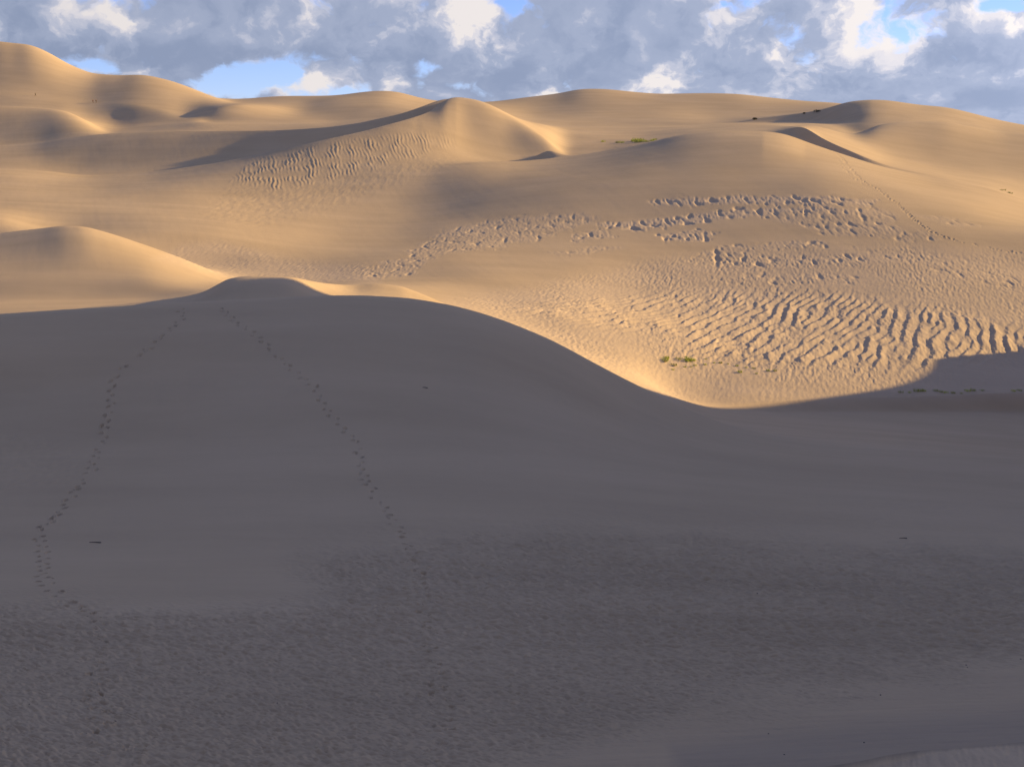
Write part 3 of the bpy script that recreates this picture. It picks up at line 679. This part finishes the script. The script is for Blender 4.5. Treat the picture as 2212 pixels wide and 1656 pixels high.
# ------------------------------------------------------------------ light
sun_d = bpy.data.lights.new('sun', 'SUN'); sun_d.energy = 5.0; sun_d.angle = math.radians(.53)
sun_d.color = (1, .715, .30)
sun = bpy.data.objects.new('sun', sun_d); COL.objects.link(sun)
from mathutils import Vector
sun.rotation_euler = Vector(SDIR).to_track_quat('Z', 'Y').to_euler()
sun.location = (200, 60, 200)

w = bpy.data.worlds.new('World'); scene.world = w; w.use_nodes = True
nt = w.node_tree; nt.nodes.clear()
CLOUD_GAIN = .66
GLOW = 3.0

N = nt.nodes.new; LK = nt.links.new
def put(sock, val):
    if hasattr(val, 'is_output') or isinstance(val, bpy.types.NodeSocket): LK(val, sock)
    else: sock.default_value = val
def M(op, a, b=None, c=None, clamp=False):
    n = N('ShaderNodeMath'); n.operation = op; n.use_clamp = clamp
    put(n.inputs[0], a)
    if b is not None: put(n.inputs[1], b)
    if c is not None: put(n.inputs[2], c)
    return n.outputs[0]
def VM(op, a, b=None, c=None, out=0):
    n = N('ShaderNodeVectorMath'); n.operation = op
    put(n.inputs[0], a)
    if b is not None: put(n.inputs[1], b)
    if c is not None: put(n.inputs[2], c)
    return n.outputs[out]
def NOISE(vec, scale, detail=6, rough=.55, dist=0.0, lac=2.0):
    n = N('ShaderNodeTexNoise'); n.noise_dimensions = '2D'
    n.inputs['Scale'].default_value = scale; n.inputs['Detail'].default_value = detail; n.inputs['Roughness'].default_value = rough
    n.inputs['Distortion'].default_value = dist; n.inputs['Lacunarity'].default_value = lac
    LK(vec, n.inputs['Vector']); return n
def SMOOTH(x, a, b):
    n = N('ShaderNodeMapRange'); n.interpolation_type = 'SMOOTHSTEP'; LK(x, n.inputs['Value']); n.inputs[1].default_value = a; n.inputs[2].default_value = b
    return n.outputs[0]
def MIXC(f, a, b):
    n = N('ShaderNodeMix'); n.data_type = 'RGBA'; put(n.inputs[0], f); put(n.inputs[6], a); put(n.inputs[7], b); return n.outputs[2]

tc = N('ShaderNodeTexCoord'); sx = N('ShaderNodeSeparateXYZ'); LK(tc.outputs['Generated'], sx.inputs[0])
az = M('ARCTAN2', sx.outputs[0], sx.outputs[1]); el = M('ARCSINE', sx.outputs[2])
cb_ = N('ShaderNodeCombineXYZ'); LK(M('MULTIPLY', az, 10.0), cb_.inputs[0]); LK(M('MULTIPLY', el, 10.0), cb_.inputs[1])
P0 = cb_.outputs[0]
wn = NOISE(VM('MULTIPLY', P0, (1.0, 1.5, 1)), 2.2, 4, .55)
P1 = VM('ADD', P0, VM('MULTIPLY', VM('SUBTRACT', wn.outputs['Color'], (.5, .5, .5)), (.22, .13, 0)))
wn2 = NOISE(VM('MULTIPLY', P0, (1.0, 1.3, 1)), 7.0, 4, .6)
P2 = VM('ADD', P1, VM('MULTIPLY', VM('SUBTRACT', wn2.outputs['Color'], (.5, .5, .5)), (.07, .05, 0)))

def sky_place(u, v):
    c, s_ = ray(u, v); return math.atan2(float(c), 1) * 10, math.atan2(float(s_), math.hypot(float(c), 1)) * 10
def blobs(P, items):
    acc = None
    for u, v, ru, rv, amp in items:
        px, py = sky_place(u, v); kx, ky = F / (ru * 10), F / (rv * 10)
        q = VM('MULTIPLY_ADD', P, (kx, ky, 0), (-px * kx, -py * ky, 0))
        g = M('POWER', .36788, VM('DOT_PRODUCT', q, q, out=1))
        acc = M('MULTIPLY', g, amp) if acc is None else M('MULTIPLY_ADD', g, amp, acc)
    return acc

WHITE = [(1830, 45, 60, 34, .5), (1915, 62, 50, 26, .4), (1690, 120, 42, 26, .7), (505, 42, 85, 42, .75), (385, 62, 60, 32, .6), (955, 75, 85, 38, .5), (1020, 40, 60, 40, .6),
         (860, 166, 50, 34, 1.3), (672, 178, 46, 34, 1.3), (1300, 55, 60, 40, .8), (1372, 110, 34, 40, .9), (1440, 30, 45, 38, .75), (1592, 184, 26, 18, 1.3), (1660, 208, 110, 16, 1.2),
         (1475, 192, 70, 16, 1.0), (345, 152, 80, 16, .8), (20, 86, 45, 16, .8), (955, 208, 32, 14, 1.1), (1985, 217, 45, 14, 1.2), (2040, 210, 26, 18, .8), (2125, 160, 60, 18, .6),
         (2170, 255, 70, 16, 1.1), (2040, 8, 45, 20, .8), (280, 28, 40, 30, .45), (1210, 206, 90, 12, 1.0), (2195, 62, 20, 20, .7), (1180, 190, 30, 14, .5), (745, 60, 70, 30, .3), (1560, 160, 70, 12, .4), (1420, 155, 60, 16, .45)]
DARK = [(90, 70, 120, 55, .5), (300, 122, 160, 26, .55), (640, 122, 220, 26, .6), (1065, 105, 70, 45, .55), (1110, 168, 100, 36, .6), (1640, 55, 70, 55, .45), (1810, 165, 150, 28, .5),
        (2060, 105, 110, 36, .45), (2160, 215, 80, 26, .45), (1560, 110, 60, 50, .35), (1260, 140, 60, 40, .25), (760, 95, 120, 30, .3), (1930, 120, 100, 30, .25), (200, 110, 90, 26, .35)]
GAPS = [(470, 172, 62, 30, .9), (560, 182, 82, 28, .9), (625, 158, 40, 20, .55), (760, 192, 40, 20, .3), (1108, 8, 40, 22, .8), (925, 142, 45, 18, .75), (1005, 190, 45, 18, .75), (908, 190, 24, 24, .7), (1532, 32, 16, 26, .75),
        (2165, 14, 50, 18, .65), (1552, 190, 14, 16, .8), (180, 136, 36, 14, .6), (225, 152, 36, 12, .5), (1560, 8, 20, 12, .5), (740, 205, 60, 12, .4), (1050, 205, 30, 12, .4), (1200, 105, 50, 45, -.7), (1535, 30, 30, 24, -.3), (50, 50, 90, 45, -.6), (1470, 130, 60, 30, -.4), (1930, 150, 60, 30, -.3)]
white = blobs(P2, WHITE); dark = blobs(P1, DARK); gaps = blobs(P2, GAPS)

sp = N('ShaderNodeSeparateXYZ'); LK(P2, sp.inputs[0])
lg = M('LOGARITHM', M('MAXIMUM', M('MULTIPLY_ADD', sp.outputs[1], .1, .03), .004), math.e)
cbs = N('ShaderNodeCombineXYZ'); LK(sp.outputs[0], cbs.inputs[0]); LK(M('MULTIPLY', lg, 1.35), cbs.inputs[1])
Ps = cbs.outputs[0]
def field(off, det):
    v = VM('ADD', Ps, off) if off else Ps
    b_ = NOISE(v, .95, 2, .5).outputs[0]; f_ = NOISE(v, 3.3, det, .56).outputs[0]
    return M('ADD', M('MULTIPLY_ADD', M('SUBTRACT', b_, .5), 1.1, .645), M('MULTIPLY_ADD', M('SUBTRACT', f_, .5), 1.25, 0.0)), b_, f_
base, big, fine = field(None, 10)
depth = None
for k_, (off, wgt) in enumerate((((.045, .05, 0), .55), ((.11, .12, 0), .7), ((.24, .24, 0), .8))):
    d_, _, _ = field(off, 6 - k_)
    t_ = M('MULTIPLY', SMOOTH(d_, .40, .95), wgt)
    depth = t_ if depth is None else M('ADD', depth, t_)
sunlit = M('POWER', .36788, M('MULTIPLY', depth, 1.9))
high = SMOOTH(el, .25, .75)
cover = M('ADD', base, M('MULTIPLY_ADD', gaps, -.62, M('MULTIPLY', white, .30)))
cover = M('MULTIPLY_ADD', high, -.45, cover)
mask = SMOOTH(cover, .16, .50)
bright = M('MULTIPLY_ADD', sunlit, 1.0, .12)
bright = M('ADD', bright, M('MULTIPLY', M('SUBTRACT', 1.0, mask), .30))
bright = M('ADD', bright, M('MULTIPLY', M('SUBTRACT', fine, .5), .35))
bright = M('ADD', bright, M('MULTIPLY', white, M('MULTIPLY_ADD', sunlit, .75, .12)))
bright = M('MULTIPLY_ADD', dark, -.30, bright)
bright = M('MULTIPLY', M('ADD', bright, M('MULTIPLY', M('SUBTRACT', fine, .5), M('MULTIPLY', white, 1.3))), .88)
ramp = N('ShaderNodeValToRGB'); LK(bright, ramp.inputs[0])
cr = ramp.color_ramp; cr.interpolation = 'EASE'
K = CLOUD_GAIN
cr.elements[0].position = .0; cr.elements[0].color = (.265 * K, .335 * K, .485 * K, 1)
cr.elements[1].position = 1.0; cr.elements[1].color = (.79 * K, .775 * K, .765 * K, 1)
for p_, c_ in ((.32, (.34, .41, .56)), (.6, (.48, .53, .65)), (.85, (.68, .69, .74))):
    e_ = cr.elements.new(p_); e_.color = (*[q * K for q in c_], 1)

out = N('ShaderNodeOutputWorld'); bg = N('ShaderNodeBackground'); bgc = N('ShaderNodeBackground'); sky = N('ShaderNodeTexSky'); ms = N('ShaderNodeMixShader')
sky.sky_type = 'NISHITA'; sky.sun_disc = False; sky.sun_elevation = SUN_E; sky.sun_rotation = math.pi / 2 - SUN_B
sky.air_density = 1.0; sky.dust_density = .2; sky.ozone_density = 2.5; sky.altitude = 2400
tint = VM('MULTIPLY', sky.outputs[0], (.78, .74, 1.04))
LK(tint, bg.inputs[0]); bg.inputs[1].default_value = .116
dsun = VM('DOT_PRODUCT', tc.outputs['Generated'], (math.cos(SUN_B), math.sin(SUN_B), 0), out=1)
pos = M('MAXIMUM', dsun, 0.0)
near = M('POWER', pos, 8.0)
glow = M('ADD', M('MULTIPLY_ADD', dsun, .2, .86), M('MULTIPLY', near, GLOW))
warm = MIXC(M('MULTIPLY', near, .9), (1.045, 1.0, 1.0, 1), (1.22, .98, .84, 1))
cl = VM('MULTIPLY', ramp.outputs[0], warm)
sc2 = N('ShaderNodeVectorMath'); sc2.operation = 'SCALE'; LK(cl, sc2.inputs[0]); LK(glow, sc2.inputs['Scale'])
LK(sc2.outputs[0], bgc.inputs[0]); bgc.inputs[1].default_value = 1.0
LK(mask, ms.inputs[0]); LK(bg.outputs[0], ms.inputs[1]); LK(bgc.outputs[0], ms.inputs[2]); LK(ms.outputs[0], out.inputs[0])

scene.view_settings.view_transform = 'Standard'; scene.view_settings.look = 'None'
scene.view_settings.exposure = 0.78; scene.view_settings.gamma = 1.0
scene.render.engine = 'CYCLES'
